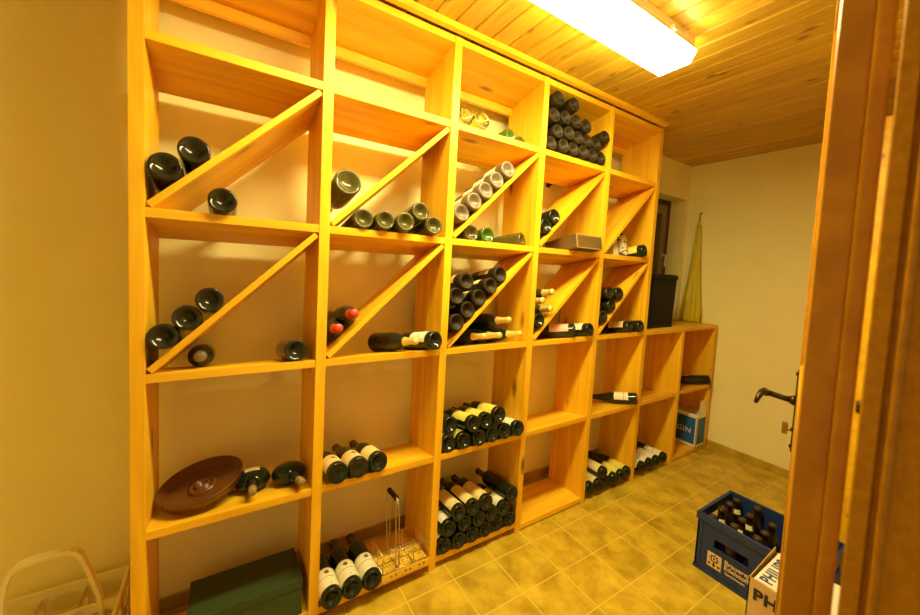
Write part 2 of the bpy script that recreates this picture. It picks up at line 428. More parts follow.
def relax(pts, r, c, zfloor, diag=None, side=1, fixed_floor=(), it=600, k=K):
    """push bottle discs apart inside their cell; pts are (x, z)"""
    c_ = 1/math.sqrt(1+k*k)
    P = [Vector((p[0], (p[1]-zfloor)*c_)) for p in pts]; d2 = 2*r+.0016
    if diag:
        do = Vector((diag[0].x, (diag[0].y-zfloor)*c_)); dt = Vector((diag[1].x, diag[1].y*c_)).normalized(); dn = Vector((-dt.y, dt.x))
    for _ in range(it):
        for i in range(len(P)):
            for j in range(i):
                v = P[i]-P[j]; L = v.length
                if L < d2:
                    v = v.normalized()*(d2-L)*.5; P[i] += v; P[j] -= v
        for i, p in enumerate(P):
            p.x = min(max(p.x, Xl(c)+r+.0025), Xr(c)-r-.0025)
            p.y = max(p.y, r+.0006)
            if i in fixed_floor: p.y = r+.0006
            if diag:
                s = (p-do).dot(dn)*side; need = DT/2+r+.0022
                if s < need: P[i] = p + dn*side*(need-s)
                elif side > 0 and i in fixed_diag: P[i] = p - dn*(s-need)
    return [Vector((p.x, zfloor + r + (p.y-r)/c_)) for p in P]
fixed_diag = ()
ORD = ['first', 'second', 'third', 'fourth', 'fifth', 'sixth', 'seventh']
COLN = ['leftmost column', 'second column from left', 'third column from left', 'fourth column', 'fifth column', 'sixth column', 'rightmost low column']

def jit(a=.006): return random.uniform(-a, a)
def place(P, labels, group, yb=None, **kw):
    for i, p in enumerate(P):
        y = (yb[i] if yb else jit())
        bottle((p.x, y, p.y), (jit(.004), 1, 0), labels[i], group, **kw)

# --- leftmost column, second shelf from top (divider above)
r = .0372
fixed_diag = (0, 1)
P = relax([(.072, 1.483), (.128, 1.546)], r, 0, ZL[3], DIAG[(0, 3)], 1)
place(P, ['dark bottle base on upper diagonal of leftmost column, lower of two',
          'dark bottle base on upper diagonal of leftmost column, higher of two'], 'bottles on the upper diagonal of the leftmost column', yb=[-.006, .004], r=r, cap=FOIL_DARK)
P = relax([(.200, 1.41)], .0355, 0, ZL[3], DIAG[(0, 3)], -1, fixed_floor=(0,))
place(P, ['single dark bottle lying under the upper diagonal in the leftmost column'], 'bottles under the upper diagonal of the leftmost column', yb=[-.012], r=.0355)
# lower diagonal
fixed_diag = (0, 1, 2)
P = relax([(.066, 1.027), (.113, 1.078), (.164, 1.125)], .0345, 0, ZL[2], DIAG[(0, 2)], 1)
place(P, ['dark bottle on lower diagonal of leftmost column, lowest of three',
          'dark bottle on lower diagonal of leftmost column, middle of three',
          'dark bottle on lower diagonal of leftmost column, highest of three'], 'bottles on the lower diagonal of the leftmost column', r=.0345)
zz = ZL[2]+.035
bottle((.147, .285, zz+.0006), (.0, -1, 0), 'dark bottle with neck facing out under lower diagonal of leftmost column', 'bottles under the lower diagonal of the leftmost column', r=.035, h=.225, cap=plain('grey_capsule', (.17, .13, .06), .5))
bottle((.402, .008, zz+.0006), (-.03, 1, 0), 'lone dark bottle at right end of middle shelf in leftmost column', 'bottles under the lower diagonal of the leftmost column', r=.035, h=.28)

# --- second column, second shelf
bottle((.5435, -.012, 1.516), (-.02, .99, -.02), 'large green magnum bottle resting on upper diagonal of second column', None, r=.0445, h=.29, kind='burgundy', g=G_OLIVE, cap=FOIL_DARK)
P = relax([(.602, 1.409), (.675, 1.409), (.748, 1.409), (.860, 1.409), (.8125, 1.453)], .0345, 1, ZL[3], DIAG[(1, 3)], -1, fixed_floor=(0, 1, 2, 3))
lbl = ['olive glass bottle, %s from left under upper diagonal of second column' % o for o in ('first', 'second', 'third', 'last')]
lbl += ['olive glass bottle lying on top of two others under upper diagonal, second column']
bw = [-.002, -.012, -.020, -.018, -.012]
place(P, lbl, 'olive bottles under the upper diagonal of the second column', yb=bw, r=.0345, g=G_OLIVE, h=.28)
# --- second column, middle shelf: two red capsules facing out
fixed_diag = (0, 1)
P = relax([(.582, 1.082), (.534, 1.034)], .0345, 1, ZL[2], DIAG[(1, 2)], 1)
for p, t in zip(P, ('upper', 'lower')):
    bottle((p.x, .283, p.y), (0, -1, 0), 'dark bottle with bright red capsule, %s of two on diagonal' % t, 'red capsule bottles', r=.0345, h=.29, cap=FOIL_RED, lab=(L_CREAM, .06, .13, 2.4))
bottle((.732, .205, ZL[2]+.0387), (.33, -.94, 0), 'dark unlabelled bottle lying slantwise on middle shelf of second column', 'bottles lying on the middle shelf of the second column', kind='champagne', r=.038, h=.245, g=G_DARK, cap=FOIL_GOLD)
bottle((.893, -.024, ZL[2]+.0361), (-.27, .96, 0), 'dark bottle with white label lying base outward on second column middle shelf', 'bottles lying on the middle shelf of the second column', r=.0355, h=.27, g=G_GREENDARK, cap=FOIL_GOLD, lab=(L_WHITE, .03, .12, 3.4), roll=.1)
# --- second column, second lowest shelf: three
for i, (x, y, g, lb, t) in enumerate([(.541, -.017, G_GREENDARK, L_ORANGE, 'left bottle of three with round orange label'), (.6155, -.013, G_DARK, L_ORANGE, 'middle bottle of three with orange and cream label'), (.689, -.006, G_GREENDARK, L_CREAM, 'right bottle of three with cream label')]):
    bottle((x, y, ZL[1]+.0361), (-.03, 1, 0), t+', second column second lowest shelf', 'three bottles on the second lowest shelf', kind=('hock', 'hock', 'burgundy')[i], r=.0355, h=.30, g=g, cap=(FOIL_DARK, FOIL_TAN, FOIL_DARK)[i], lab=(lb, .022, .105, 3.3), roll=0.1)
# --- second column, lowest shelf: three white labels
for i, (x, y) in enumerate([(.531, -.030), (.6045, -.025), (.678, -.026)]):
    bottle((x, y, z0(1)+.0361), (0, 1, 0), '%s of three dark bottles with white crested labels on lowest shelf' % ('leftmost', 'middle', 'rightmost')[i], 'white label bottles on the lowest shelf', k=.11, r=.0355, h=.30, g=G_GREENDARK, cap=FOIL_DARK, lab=(L_WHITE, .020, .116, 3.6), roll=(.05, -.05, .12)[i])

# --- third column, top shelf
for x, y, t in ((.994, .012, 'left'), (1.0672, -.002, 'right')):
    bottle((x, y, ZL[4]+.0362), (0, 1, 0), '%s of two clear yellowish glass bottles on top shelf of third column' % t, 'clear bottles on the top shelf', r=.0356, h=.28, g=G_CLEAR, cap=None)
bottle((1.258, .046, ZL[4]+.0362), (-.25, .97, 0), 'greenish bottle lying slantwise on top shelf of third column', 'bottles on the top shelf of the third column', r=.0356, h=.255, g=G_GREEN, cap=FOIL_TAN)
bottle((1.3405, .072, ZL[4]+.0362), (-.18, .98, 0), 'bottle set far back at right end of top shelf, third column', 'bottles on the top shelf of the third column', r=.034, h=.215, g=G_OLIVE, cap=FOIL_TAN)
# --- third column, second shelf: five dusty ones on the diagonal, some lying behind them above
fixed_diag = (0, 1, 2, 3, 4)
P = relax([(1.202, 1.695), (1.148, 1.641), (1.096, 1.589), (1.041, 1.536), (.990, 1.484)], .0355, 2, ZL[3], DIAG[(2, 3)], 1)
place(P, ['pale dusty bottle on upper diagonal of third column, %s' % t for t in ('topmost of five', 'second from top', 'middle of five', 'second from bottom', 'lowest of five')], 'dusty bottles on the upper diagonal of the third column', r=.0355, g=G_ROSE, cap=FOIL_TAN, lab=(L_WHITE, .05, .13, 3.0))
for x, y, ax, t, g in ((1.062, .024, (.0, 1, 0), 'olive bottle nearest the corner', G_OLIVE), (1.146, .046, (.0, 1, 0), 'bright green glass bottle second from left', G_GREEN), (1.354, .038, (-.42, .91, 0), 'green bottle lying slantwise at right end', G_OLIVE)):
    bottle((x, y if y < .04 else y-.022, ZL[3]+.0352), ax, t+' under upper diagonal of third column', 'bottles under the upper diagonal of the third column', r=.0345, h=.27, g=g, cap=FOIL_TAN)
# --- third column, middle shelf: stack on lower diagonal
P = relax([(1.199, 1.252), (1.146, 1.200), (1.092, 1.152), (1.041, 1.098), (.992, 1.043), (1.034, 1.205), (.989, 1.146)], .0350, 2, ZL[2], DIAG[(2, 2)], 1)
place(P, ['grey ringed bottle base on lower diagonal of third column, %s' % t for t in ('topmost', 'second from top', 'third from top', 'fourth from top', 'lowest in corner')] +
         ['bottle in second layer above lower diagonal, third column, right one with pale label', 'bottle in second layer above lower diagonal, third column, left one against upright'],
      'bottles on the lower diagonal of the third column', r=.0350, g=G_DUSTY, cap=FOIL_DARK, lab=(L_CREAM, .05, .12, 2.6))
zc = ZL[2]+.0388
for (bx, by, bz), (nx, ny, nz), t in (((1.083, .268, zc), (1.150, .0, zc), 'leftmost'), ((1.170, .272, zc), (1.228, -.006, zc), 'second from left'), ((1.252, .262, zc), (1.364, .012, zc), 'rightmost'), ((1.214, .262, zc+.0695), (1.262, -.022, zc+.066), 'uppermost')):
    v = Vector((nx-bx, ny-by, nz-bz))
    bottle((bx, by, bz), v, 'black sparkling wine bottle with gold foil neck, %s under lower diagonal, third column' % t, 'gold necked bottles on the middle shelf', kind='champagne', r=.0378, h=v.length, g=G_GREENDARK, cap=FOIL_GOLD)
# --- third column, second lowest shelf: six plus four
P = relax([(.996, .53), (1.072, .53), (1.146, .53), (1.220, .53), (1.292, .53), (1.364, .53), (1.104, .598), (1.176, .598), (1.246, .612), (1.016, .60)], .0351, 2, ZL[1], fixed_floor=range(6))
rows = ['%s dark bottle in bottom row of six, third column' % t for t in ('first', 'second', 'third', 'fourth', 'fifth', 'sixth')]
rows += ['yellow labelled bottle in upper row, %s, third column second lowest shelf' % t for t in ('second from left', 'third from left', 'rightmost')] + ['dark bottle set back behind upright in upper row, third column']
labs = [L_CREAM, L_YELLOW, None, None, L_CREAM, L_WHITE, L_YELLOW, L_YELLOW, L_YELLOW, None]
for i, p in enumerate(P):
    y = [.006, -.002, -.014, -.012, -.013, -.020, -.012, -.004, -.008, .03][i]
    bottle((p.x, y, p.y), (jit(.003), 1, 0), rows[i], 'stacked bottles on the second lowest shelf of the third column', r=.0351, h=.265 if i == 9 else .285, g=G_GREENDARK, cap=FOIL_DARK if i != 9 else FOIL_TAN, lab=labs[i] and (labs[i], .022, .13, 3.0))
# --- third column, lowest shelf: fifteen
P = relax([(.994, .089), (1.065, .089), (1.140, .089), (1.212, .089), (1.284, .089), (1.355, .089), (1.014, .151), (1.094, .148), (1.167, .151), (1.238, .145), (1.300, .152), (1.056, .213), (1.125, .211), (1.202, .208), (1.353, .197)], .0349, 2, z0(2), fixed_floor=range(6), k=.11)
rows = ['dark bottle in bottom row of lowest shelf stack, third column, %s' % t for t in ('first from left', 'second from left', 'third from left', 'fourth from left', 'fifth from left', 'sixth from left')]
rows += ['dark bottle in second row of lowest shelf stack, third column, %s' % t for t in ('leftmost', 'second', 'middle', 'fourth', 'rightmost')]
rows += ['labelled bottle in top row of lowest shelf stack, third column, %s' % t for t in ('left', 'middle', 'right')] + ['dark bottle lying high against right upright on lowest shelf stack']
for i, p in enumerate(P):
    lb = (L_WHITE, .02, .14, 2.4) if i in (0, 6, 10) else ((L_CREAM, .02, .15, 2.2) if i in (11, 12, 13) else None)
    bottle((p.x, jit(.005)-.007, p.y), (jit(.003), 1, 0), rows[i], 'stacked bottles on the lowest shelf of the third column', k=.11, r=.0349, h=.285, g=G_GREENDARK, cap=FOIL_DARK, lab=lb)

# --- fourth column, top shelf: eighteen
R1 = [(1.460, 1.851), (1.528, 1.851), (1.600, 1.851), (1.670, 1.851), (1.741, 1.851), (1.811, 1.851)]
R2 = [(1.490, 1.915), (1.560, 1.915), (1.632, 1.915), (1.702, 1.915), (1.775, 1.915), (1.824, 1.945)]
R3 = [(1.462, 1.945), (1.536, 1.977), (1.613, 1.977), (1.691, 1.977)]
R4 = [(1.466, 2.028), (1.570, 2.040)]
P = relax(R1+R2+R3+R4, .0338, 3, ZL[4], fixed_floor=range(6))
nmz = [('bottom row', 6), ('second row', 6), ('third row', 4), ('top row', 2)]
i = 0
for rn, n in nmz:
    for k in range(n):
        p = P[i]
        bottle((p.x, -.020 if n == 2 else jit(.006)-.004, p.y), (jit(.003), 1, 0), 'dusty brown bottle in %s of top shelf stack, fourth column, %s from left' % (rn, ORD[k]), 'dusty bottles stacked on the top shelf of the fourth column', r=.0338, h=.233 if n == 2 else .285, g=G_DUSTY, cap=FOIL_TAN, lab=None)
        i += 1
# --- fourth column, second shelf
fixed_diag = (0, 1)
P = relax([(1.506, 1.538), (1.459, 1.485)], .0345, 3, ZL[3], DIAG[(3, 3)], 1)
place(P, ['dark bottle on upper diagonal of fourth column, upper of two', 'dark bottle on upper diagonal of fourth column, lower one in corner'], 'bottles on the upper diagonal of the fourth column', r=.0345, g=G_GREENDARK)
# --- fourth column, middle shelf
fixed_diag = (0, 1)
P = relax([(1.459, 1.030), (1.513, 1.083), (1.462, 1.116), (1.520, 1.165)], .0338, 3, ZL[2], DIAG[(3, 2)], 1)
bottle((P[0].x, .0, P[0].y), (0, 1, 0), 'dark bottle base low in corner above lower diagonal of fourth column', 'bottles on the lower diagonal of the fourth column', r=.0338, h=.28, g=G_GREENDARK)
for k, t in ((1, 'lowest'), (2, 'middle'), (3, 'highest')):
    bottle((P[k].x, .286, P[k].y), (.02, -1, 0), 'bottle with gold neck pointing out above lower diagonal, fourth column, %s' % t, 'bottles on the lower diagonal of the fourth column', r=.0338, h=.30, g=G_OLIVE, cap=FOIL_GOLD, kind='hock')
bottle((1.718, .004, ZL[2]+.0361), (-.58, .81, 0), 'dark bottle with pink label lying slantwise on middle shelf, fourth column', 'bottles lying on the middle shelf of the fourth column', r=.0355, h=.285, g=G_DARK, cap=FOIL_DARK, lab=(L_PINK, .03, .125, 4.2), roll=.6)
bottle((1.818, -.012, ZL[2]+.0351), (-.10, .99, 0), 'dark bottle with white label beside the pink labelled one, fourth column', 'bottles lying on the middle shelf of the fourth column', r=.0345, h=.285, g=G_GREENDARK, cap=FOIL_DARK, lab=(L_WHITE, .03, .12, 4.0), roll=.5)
# --- fifth column, second shelf
bottle((2.242, -.014, ZL[3]+.0361), (-.12, .99, 0), 'bottle with yellow label lying at right on second shelf, fifth column', None, r=.0355, h=.285, g=G_GREENDARK, cap=FOIL_DARK, lab=(L_YELLOW, .03, .12, 4.4), roll=.4)
bottle((2.142, .062, ZL[3]+.0012), (0, .2, 1), 'upright dark bottle with ornate scrolled label on second shelf, fifth column', None, kind='burgundy', r=.034, h=.196, g=G_DARK, cap=FOIL_DARK, lab=(L_SCROLL, .012, .128, 4.0), roll=0.4)
# --- fifth column, middle shelf
fixed_diag = (0, 1)
P = relax([(1.941, 1.030), (2.014, 1.090), (1.985, 1.140), (2.078, 1.150)], .0345, 4, ZL[2], DIAG[(4, 2)], 1)
place(P, ['dark bottle on lower diagonal of fifth column, %s' % t for t in ('lowest in corner', 'second from bottom', 'upper left', 'upper right')], 'bottles on the lower diagonal of the fifth column', r=.0345, g=G_DARK)
bottle((2.196, .004, ZL[2]+.0351), (-.10, .99, 0), 'dark bottle with cream label lying on middle shelf, fifth column, left one', 'bottles lying on the middle shelf of the fifth column', r=.0345, h=.285, g=G_DARK, cap=FOIL_DARK, lab=(L_CREAM, .03, .12, 4.0), roll=.4)
bottle((2.278, -.012, ZL[2]+.0351), (-.08, .99, 0), 'dark bottle beside right upright on middle shelf, fifth column', 'bottles lying on the middle shelf of the fifth column', r=.0345, h=.285, g=G_DARK, cap=FOIL_DARK)
# --- fifth column, second lowest shelf
bottle((2.284, -.022, ZL[1]+.0351), (-.45, .89, 0), 'single dark bottle with white label alone on second lowest shelf, fifth column', None, kind='hock', r=.0345, h=.265, g=G_DARK, cap=FOIL_DARK, lab=(L_WHITE, .045, .125, 4.0), roll=.4)
# --- fifth column, lowest shelf: six and one above
P = relax([(1.940, .068), (2.010, .068), (2.080, .068), (2.150, .068), (2.220, .068), (2.2885, .068), (2.05, .126)], .0338, 4, z0(4), fixed_floor=range(6), k=.03)
rows = ['dark bottle with yellow label in floor level row, fifth column, %s from left' % t for t in ORD[:6]] + ['yellow labelled bottle lying on top of floor level row, fifth column']
for i, p in enumerate(P):
    bottle((p.x, jit(.004)-.004, p.y), (0, 1, 0), rows[i], 'floor level bottles of the fifth column', k=.03, r=.0338, h=.285, g=G_GREENDARK, cap=FOIL_DARK, lab=(L_YELLOW if i in (3, 4, 5) else L_CREAM, .022, .125, 3.6))
# --- sixth column: four
for i, x in enumerate((2.430, 2.515, 2.595, 2.680)):
    bottle((x, -.012, z0(5)+.0351), (0, 1, 0), 'dark bottle with white label in floor level row of four, %s from left' % ORD[i], 'floor level bottles of the sixth column', k=.03, r=.0345, h=.29, g=G_GREENDARK, cap=FOIL_DARK, lab=(L_WHITE, .022, .13, 3.8), roll=.2)
# --- last column
bottle((3.207, -.012, ZL[1]+.0351), (-.60, .80, 0), 'dark bottle alone on second lowest shelf of rightmost low column', None, kind='burgundy', r=.0345, h=.285, g=G_DARK, cap=FOIL_DARK, lab=(L_WHITE, .13, .155, 1.6), roll=.4)

# ------------------------------------------------------------------ tray and flat flasks
BROWN = plain('brown_glaze', (.12, .040, .006), .28, noise=.2, scale=25)
al, be = math.radians(11), math.radians(4)
u = Vector((math.cos(al), 0, math.sin(al))); v = Vector((-math.sin(al)*math.sin(be), math.cos(be), math.cos(al)*math.sin(be))); w = u.cross(v)
Rt = Matrix((u, v, w)).transposed().to_4x4()
tray = empty('round_tray', M=Matrix.Translation((.1505, .129, .5425)) @ Rt @ Matrix.Scale(1.0, 4))
tag(tray, 'round brown glazed tray leaning on a flask in the leftmost column', 'tray')
MB().lathe([(0, -.030), (.100, -.030), (.107, -.027), (.1135, -.004), (.1155, 0), (.1150, .0015), (.1130, .0005), (.1035, -.0245), (.099, -.0262), (0, -.0262)], 48).build('bowl', BROWN, tray)
MB().lathe([(.041, -.0262), (.039, -.0185), (.033, -.0155), (.029, -.0165), (.0275, -.0235), (.0215, -.0235), (.0205, -.0135), (.017, -.0110), (.0135, -.0125), (.012, -.0250), (0, -.0255)], 36).build('centre_ring', BROWN, tray)
TIP = Matrix.Rotation(-math.atan(K), 4, 'X'); TIP0 = Matrix.Rotation(-math.atan(.11), 4, 'X')
def flask(c, nd, label, lab):
    nd = Vector((nd[0], nd[1], 0)).normalized(); xv = Vector((nd.y, -nd.x, 0))
    R = Matrix((xv, nd, Vector((0, 0, 1)))).transposed().to_4x4()
    o = empty('flat_flask', M=Matrix.Translation((c[0], c[1], c[2]-K*c[1]+.0008)) @ TIP @ R); tag(o, label, 'bottle', 'flat round wine flasks')
    B = MB(); prof = []
    for k in range(13):
        a = -PI/2 + PI*k/12
        prof.append((.055*max(math.cos(a), 0)**.8 if 0 < k < 12 else 0, .034*math.sin(a)))
    B.lathe(prof, 32)
    B.tube([(0, .044, -.002), (0, .062, -.002), (0, .08, -.002), (0, .118, -.002)], [.024, .015, .0118, .0112], 16)
    B.build('glass_body', G_GREENDARK, o)
    MB().lathe([(.0122, 0), (.0122, .028), (.011, .0312), (0, .0312)], 18, M=Matrix.Translation((0, .089, -.002)) @ Matrix.Rotation(-PI/2, 4, 'X')).build('capsule', FOIL_TAN, o)
    if lab:
        L_ = MB()
        pts = []
        n = 6
        for i in range(n+1):
            for j in range(n+1):
                x = -.022+.044*i/n; y = -.012+.032*j/n
                rr = min(1, math.hypot(x, y)/.055); z = .034*math.sqrt(max(0, 1-rr**2.5))+.0007
                pts.append(L_.bm.verts.new((x, y, z)))
        for i in range(n):
            for j in range(n):
                L_.bm.faces.new((pts[i*(n+1)+j], pts[(i+1)*(n+1)+j], pts[(i+1)*(n+1)+j+1], pts[i*(n+1)+j+1]))
        L_.build('label', lab, o)
    return o
flask((.2925, .134, ZL[1]+.0352), (-.05, -1), 'flat dark flask with white label half hidden behind the brown tray', L_WHITE)
flask((.4035, .112, ZL[1]+.0352), (.2, -.98), 'flat round dark flask near right upright, neck pointing out', None)

# dark green gift carton on the floor level shelf
GREEN = plain('dark_green_card', (.026, .052, .012), .55, noise=.15, scale=60)
gb = empty('gift_carton', M=Matrix.Translation((.285, .098, z0(0)+.0010-.11*.098)) @ TIP0); tag(gb, 'long dark green carton on lowest shelf of the leftmost column', 'carton')
MB().box(-.163, .155, -.092, .092, 0, .088, .002).build('carton_base', GREEN, gb)
MB().box(-.165, .157, -.094, .094, .0885, .118, .0025).build('lid', GREEN, gb)

# white plastic bottle carrier at left on the floor
IVORY = plain('ivory_plastic', (.86, .80, .42), .4)
bc = empty('bottle_carrier', (-.190, .165, 0)); tag(bc, 'ivory plastic bottle carrier with arched handle on floor left of rack', 'bottle carrier')
B = MB()
hx, hy, H = .142, .098, .235
nx, ny = 3, 2
cell = 2*hx/nx
def oval_panel(B, x0, x1, za, zb, ez, rx_, rz_, th, M):
    """flat panel with one oval opening"""
    n = 24; xm = (x0+x1)/2
    for side in (-th/2, th/2):
        inn, out = [], []
        for k in range(n):
            a = 2*PI*k/n; c_, s_ = math.cos(a), math.sin(a)
            inn.append(B.bm.verts.new(M @ Vector((xm+rx_*c_, side, ez+rz_*s_))))
            tx = ((x1-xm) if c_ > 0 else (xm-x0))/max(abs(c_), 1e-6); tz = ((zb-ez) if s_ > 0 else (ez-za))/max(abs(s_), 1e-6)
            t_ = min(tx, tz); out.append(B.bm.verts.new(M @ Vector((xm+t_*c_, side, ez+t_*s_))))
        for k in range(n): B.bm.faces.new((inn[k], inn[(k+1) % n], out[(k+1) % n], out[k]))
        if side < 0: first = inn
        else:
            for k in range(n): B.bm.faces.new((first[k], first[(k+1) % n], inn[(k+1) % n], inn[k]))
for yy, dz_ in ((hy, 0), (0, -.02), (-hy, 0)):
    Mp = Matrix.Translation((0, yy, 0))
    for k in range(nx):
        oval_panel(B, -hx+cell*k+.004, -hx+cell*(k+1)-.004, .125, H-.006+dz_, H-.055+dz_, cell*.36, .030, .004, Mp)
    for k in range(nx+1):
        xx = -hx+cell*k
        B.box(max(-hx, xx-.010), min(hx, xx+.010), yy-.003, yy+.003, .0, H-.012+dz_)
    B.box(-hx, hx, yy-.004, yy+.004, H-.012+dz_, H+dz_, .0015)
    B.box(-hx, hx, yy-.003, yy+.003, .07, .09); B.box(-hx, hx, yy-.003, yy+.003, 0, .025)
for xx in (-hx, -hx+cell, -hx+2*cell, hx):
    Mp = Matrix.Translation((xx, 0, 0)) @ Matrix.Rotation(PI/2, 4, 'Z')
    for a0 in (-hy, 0): oval_panel(B, a0+.004, a0+hy-.004, .125, H-.02, H-.062, hy*.36, .026, .004, Mp)
    B.box(xx-.003, xx+.003, -hy, hy, .07, .09)
for xx in (-hx, hx): B.box(xx-.004, xx+.004, -hy, hy, H-.02, H, .0015)
B.box(-hx, hx, -hy, hy, 0, .004)
B.build('crate_body', IVORY, bc)
hp = [(-.100, .13), (-.098, .235), (-.094, .312), (-.088, .352), (-.080, .378), (-.066, .393), (-.045, .399), (-.02, .401), (.02, .402), (.034, .400), (.046, .393), (.056, .378), (.064, .352), (.072, .327), (.094, .239), (.102, .13)]
B = MB(); rings = []
for i, (px_, pz_) in enumerate(hp):
    a_ = hp[max(i-1, 0)]; b_ = hp[min(i+1, len(hp)-1)]
    t_ = Vector((b_[0]-a_[0], b_[1]-a_[1])).normalized(); n_ = Vector((-t_.y, t_.x))
    rings.append([B.bm.verts.new((px_+n_.x*o1, o2, pz_+n_.y*o1)) for o1, o2 in ((-.005, -.012), (.005, -.012), (.005, .012), (-.005, .012))])
for A, C in zip(rings, rings[1:]):
    for k in range(4): B.bm.faces.new((A[k], A[(k+1) % 4], C[(k+1) % 4], C[k]))
B.bm.faces.new(list(reversed(rings[0]))); B.bm.faces.new(rings[-1])
B.build('handle', IVORY, bc)

# ------------------------------------------------------------------ wire carrier + printed yellow sheet
WIRE = plain('wire', (.62, .52, .32), .3, metal=.9)
wc = empty('wire_bottle_basket', M=Matrix.Translation((.815, .06, z0(1)+.0270-.11*.06)) @ TIP0); tag(wc, 'wire bottle basket with dark beaded handle on lowest shelf of second column', 'basket')
B = MB(); rw = .0021
xa, xb, ya, yb2, hh = -.094, .098, -.072, .040, .072
for z in (.002, hh):
    B.tube([(xa, ya, z), (xb, ya, z), (xb, yb2, z), (xa, yb2, z), (xa, ya, z)], rw, 6)
for k in range(4):
    xx = xa+(xb-xa)*k/3
    B.tube([(xx, ya, hh), (xx, ya, .002), (xx, yb2, .002), (xx, yb2, hh)], rw, 6)
for k in (1,):
    yy = (ya+yb2)/2
    B.tube([(xa, yy, hh), (xa, yy, .002), (xb, yy, .002), (xb, yy, hh)], rw, 6)
for yy in (-.062, .034):
    for dxx in (-.007, .007):
        B.tube([(-.030+dxx, yy, .002), (-.030+dxx, yy, .20), (-.030+dxx*.3, yy, .262)], rw, 6)
B.tube([(-.030, -.062, .262), (-.030, .034, .262)], rw, 6)
B.build('wire_frame', WIRE, wc)
B = MB(); pr = []
for k in range(33):
    t = k/32; pr.append((.0075+.0035*abs(math.sin(t*PI*4)), -.044+.088*t))
B.lathe([(0, -.044)]+pr+[(0, .044)], 14, M=Matrix.Translation((-.030, -.014, .262)) @ Matrix.Rotation(PI/2, 4, 'X'))
B.build('handle_grip', plain('dark_turned_wood', (.028, .013, .006), .4), wc)
YEL = plain('yellow_print', (.80, .52, .03), .6, noise=.12, scale=20)
INK = plain('dark_ink', (.055, .035, .015), .7)
pc = empty('printed_carton', M=Matrix.Translation((.815, .060, z0(1)+.0010-.11*.060)) @ TIP0); tag(pc, 'flat yellow printed carton lying under the wire basket', 'carton')
B = MB().box(-.098, .102, -.078, .082, 0, .024)
nface = len(B.bm.faces)
for row in range(5):
    xx = -.085
    while xx < .085:
        L = random.uniform(.003, .009)
        if random.random() < .8:
            B.box(xx, xx+.0022, -.070+row*.03, -.056+row*.03, .0240, .0243)
            B.box(xx+.0022, xx+L, -.070+row*.03+random.choice((0, .006, .0115)), -.0675+row*.03+random.choice((0, .006, .0115)), .0240, .0243) if False else B.box(xx+.0022, xx+L, -.0640+row*.03, -.0620+row*.03, .0240, .0243)
        xx += L+.004
for k in range(9):
    xx = -.085+k*.02
    if k % 3: B.box(xx, xx+.003, -.0783, -.078, .006, .017).box(xx+.003, xx+.010, -.0783, -.078, .010, .0125)
o = B.build('carton_body', YEL, pc); o.data.materials.append(INK)
for p_ in o.data.polygons: p_.material_index = 1 if p_.index >= nface else 0


# ------------------------------------------------------------------ open carton under the upper diagonal (fourth column)
KRAFT = plain('kraft_card', (.13, .070, .014), .7, noise=.15, scale=30)
a = math.atan2(.018, .165)
ct = empty('cardboard_box', M=Matrix.Translation((1.624, -.052, ZL[3]+.0012+K*.052)) @ TIP @ Matrix.Rotation(.02, 4, 'Z'))
tag(ct, 'flat brown cardboard box sticking out of second shelf, fourth column', 'box')
B = MB(); ln, wd, ht = .190, .205, .068
def shear_box(B, x0, x1, y0, y1, z0_, z1, sh):
    vv = [B.bm.verts.new((x+sh*y, y, z)) for x in (x0, x1) for y in (y0, y1) for z in (z0_, z1)]
    for f in [(0,1,3,2),(4,6,7,5),(0,4,5,1),(2,3,7,6),(0,2,6,4),(1,5,7,3)]: B.bm.faces.new([vv[i] for i in f])
Rz = Matrix.Rotation(.35, 4, 'Z')
B.box(0, ln, 0, wd, 0, .002).box(0, .002, 0, wd, 0, ht).box(ln-.002, ln, 0, wd, 0, ht).box(0, ln, 0, .002, 0, ht).box(0, ln, wd-.002, wd, 0, ht)
B.box(0, ln, 0, wd, ht-.002, ht)
B.build('box_body', KRAFT, ct)
MB().box(-.0006, .004, -.0006, .0, .0, ht).box(-.0006, 0, 0, .004, 0, ht).box(0, ln, -.0006, 0, ht-.005, ht).box(0, ln, -.0006, 0, 0, .004).build('pale_edges', plain('torn_card_edge', (.34, .23, .07), .7), ct)

# narrow white carton standing beside the scrolled bottle
wb = empty('narrow_carton', M=Matrix.Translation((2.050, .062, ZL[3]+.0010-K*.062)) @ TIP); tag(wb, 'narrow white carton standing left of the scrolled label bottle', 'carton')
MB().box(-.022, .022, -.03, .03, 0, .105, .0015).build('carton_body', plain('white_card', (.62, .58, .36), .6), wb)
MB().box(.0222, .0245, -.0305, .0305, 0, .108, .0008).build('side_flap', plain('dark_card', (.05, .025, .01), .6), wb)

# ------------------------------------------------------------------ black bin, net bag on the low top
zt = ZL[2]+.0005
bin_ = empty('waste_bin', (2.615, .140, zt)); tag(bin_, 'tall black ribbed plastic bin on the low top beside the rack', 'bin')
B = MB()
def rrect(hx, hy, r, n=6):
    p = []
    for cx_, cy_, a0 in ((hx-r, hy-r, 0), (-hx+r, hy-r, PI/2), (-hx+r, -hy+r, PI), (hx-r, -hy+r, 1.5*PI)):
        for k in range(n+1): p.append((cx_+r*math.cos(a0+PI/2*k/n), cy_+r*math.sin(a0+PI/2*k/n)))
    return p
def loft(B, secs):
    rings = [[B.bm.verts.new((x, y, z)) for x, y in p] for p, z in secs]
    n = len(rings[0])
    for A, C in zip(rings, rings[1:]):
        for k in range(n):
            f = B.bm.faces.new((A[k], A[(k+1) % n], C[(k+1) % n], C[k])); f.smooth = True
    B.bm.faces.new(list(reversed(rings[0]))); B.bm.faces.new(rings[-1])
rib = []
p = rrect(.160, .088, .03, 10)
def inset(p, s): return [(x*(1-s), y*(1-s)) for x, y in p]
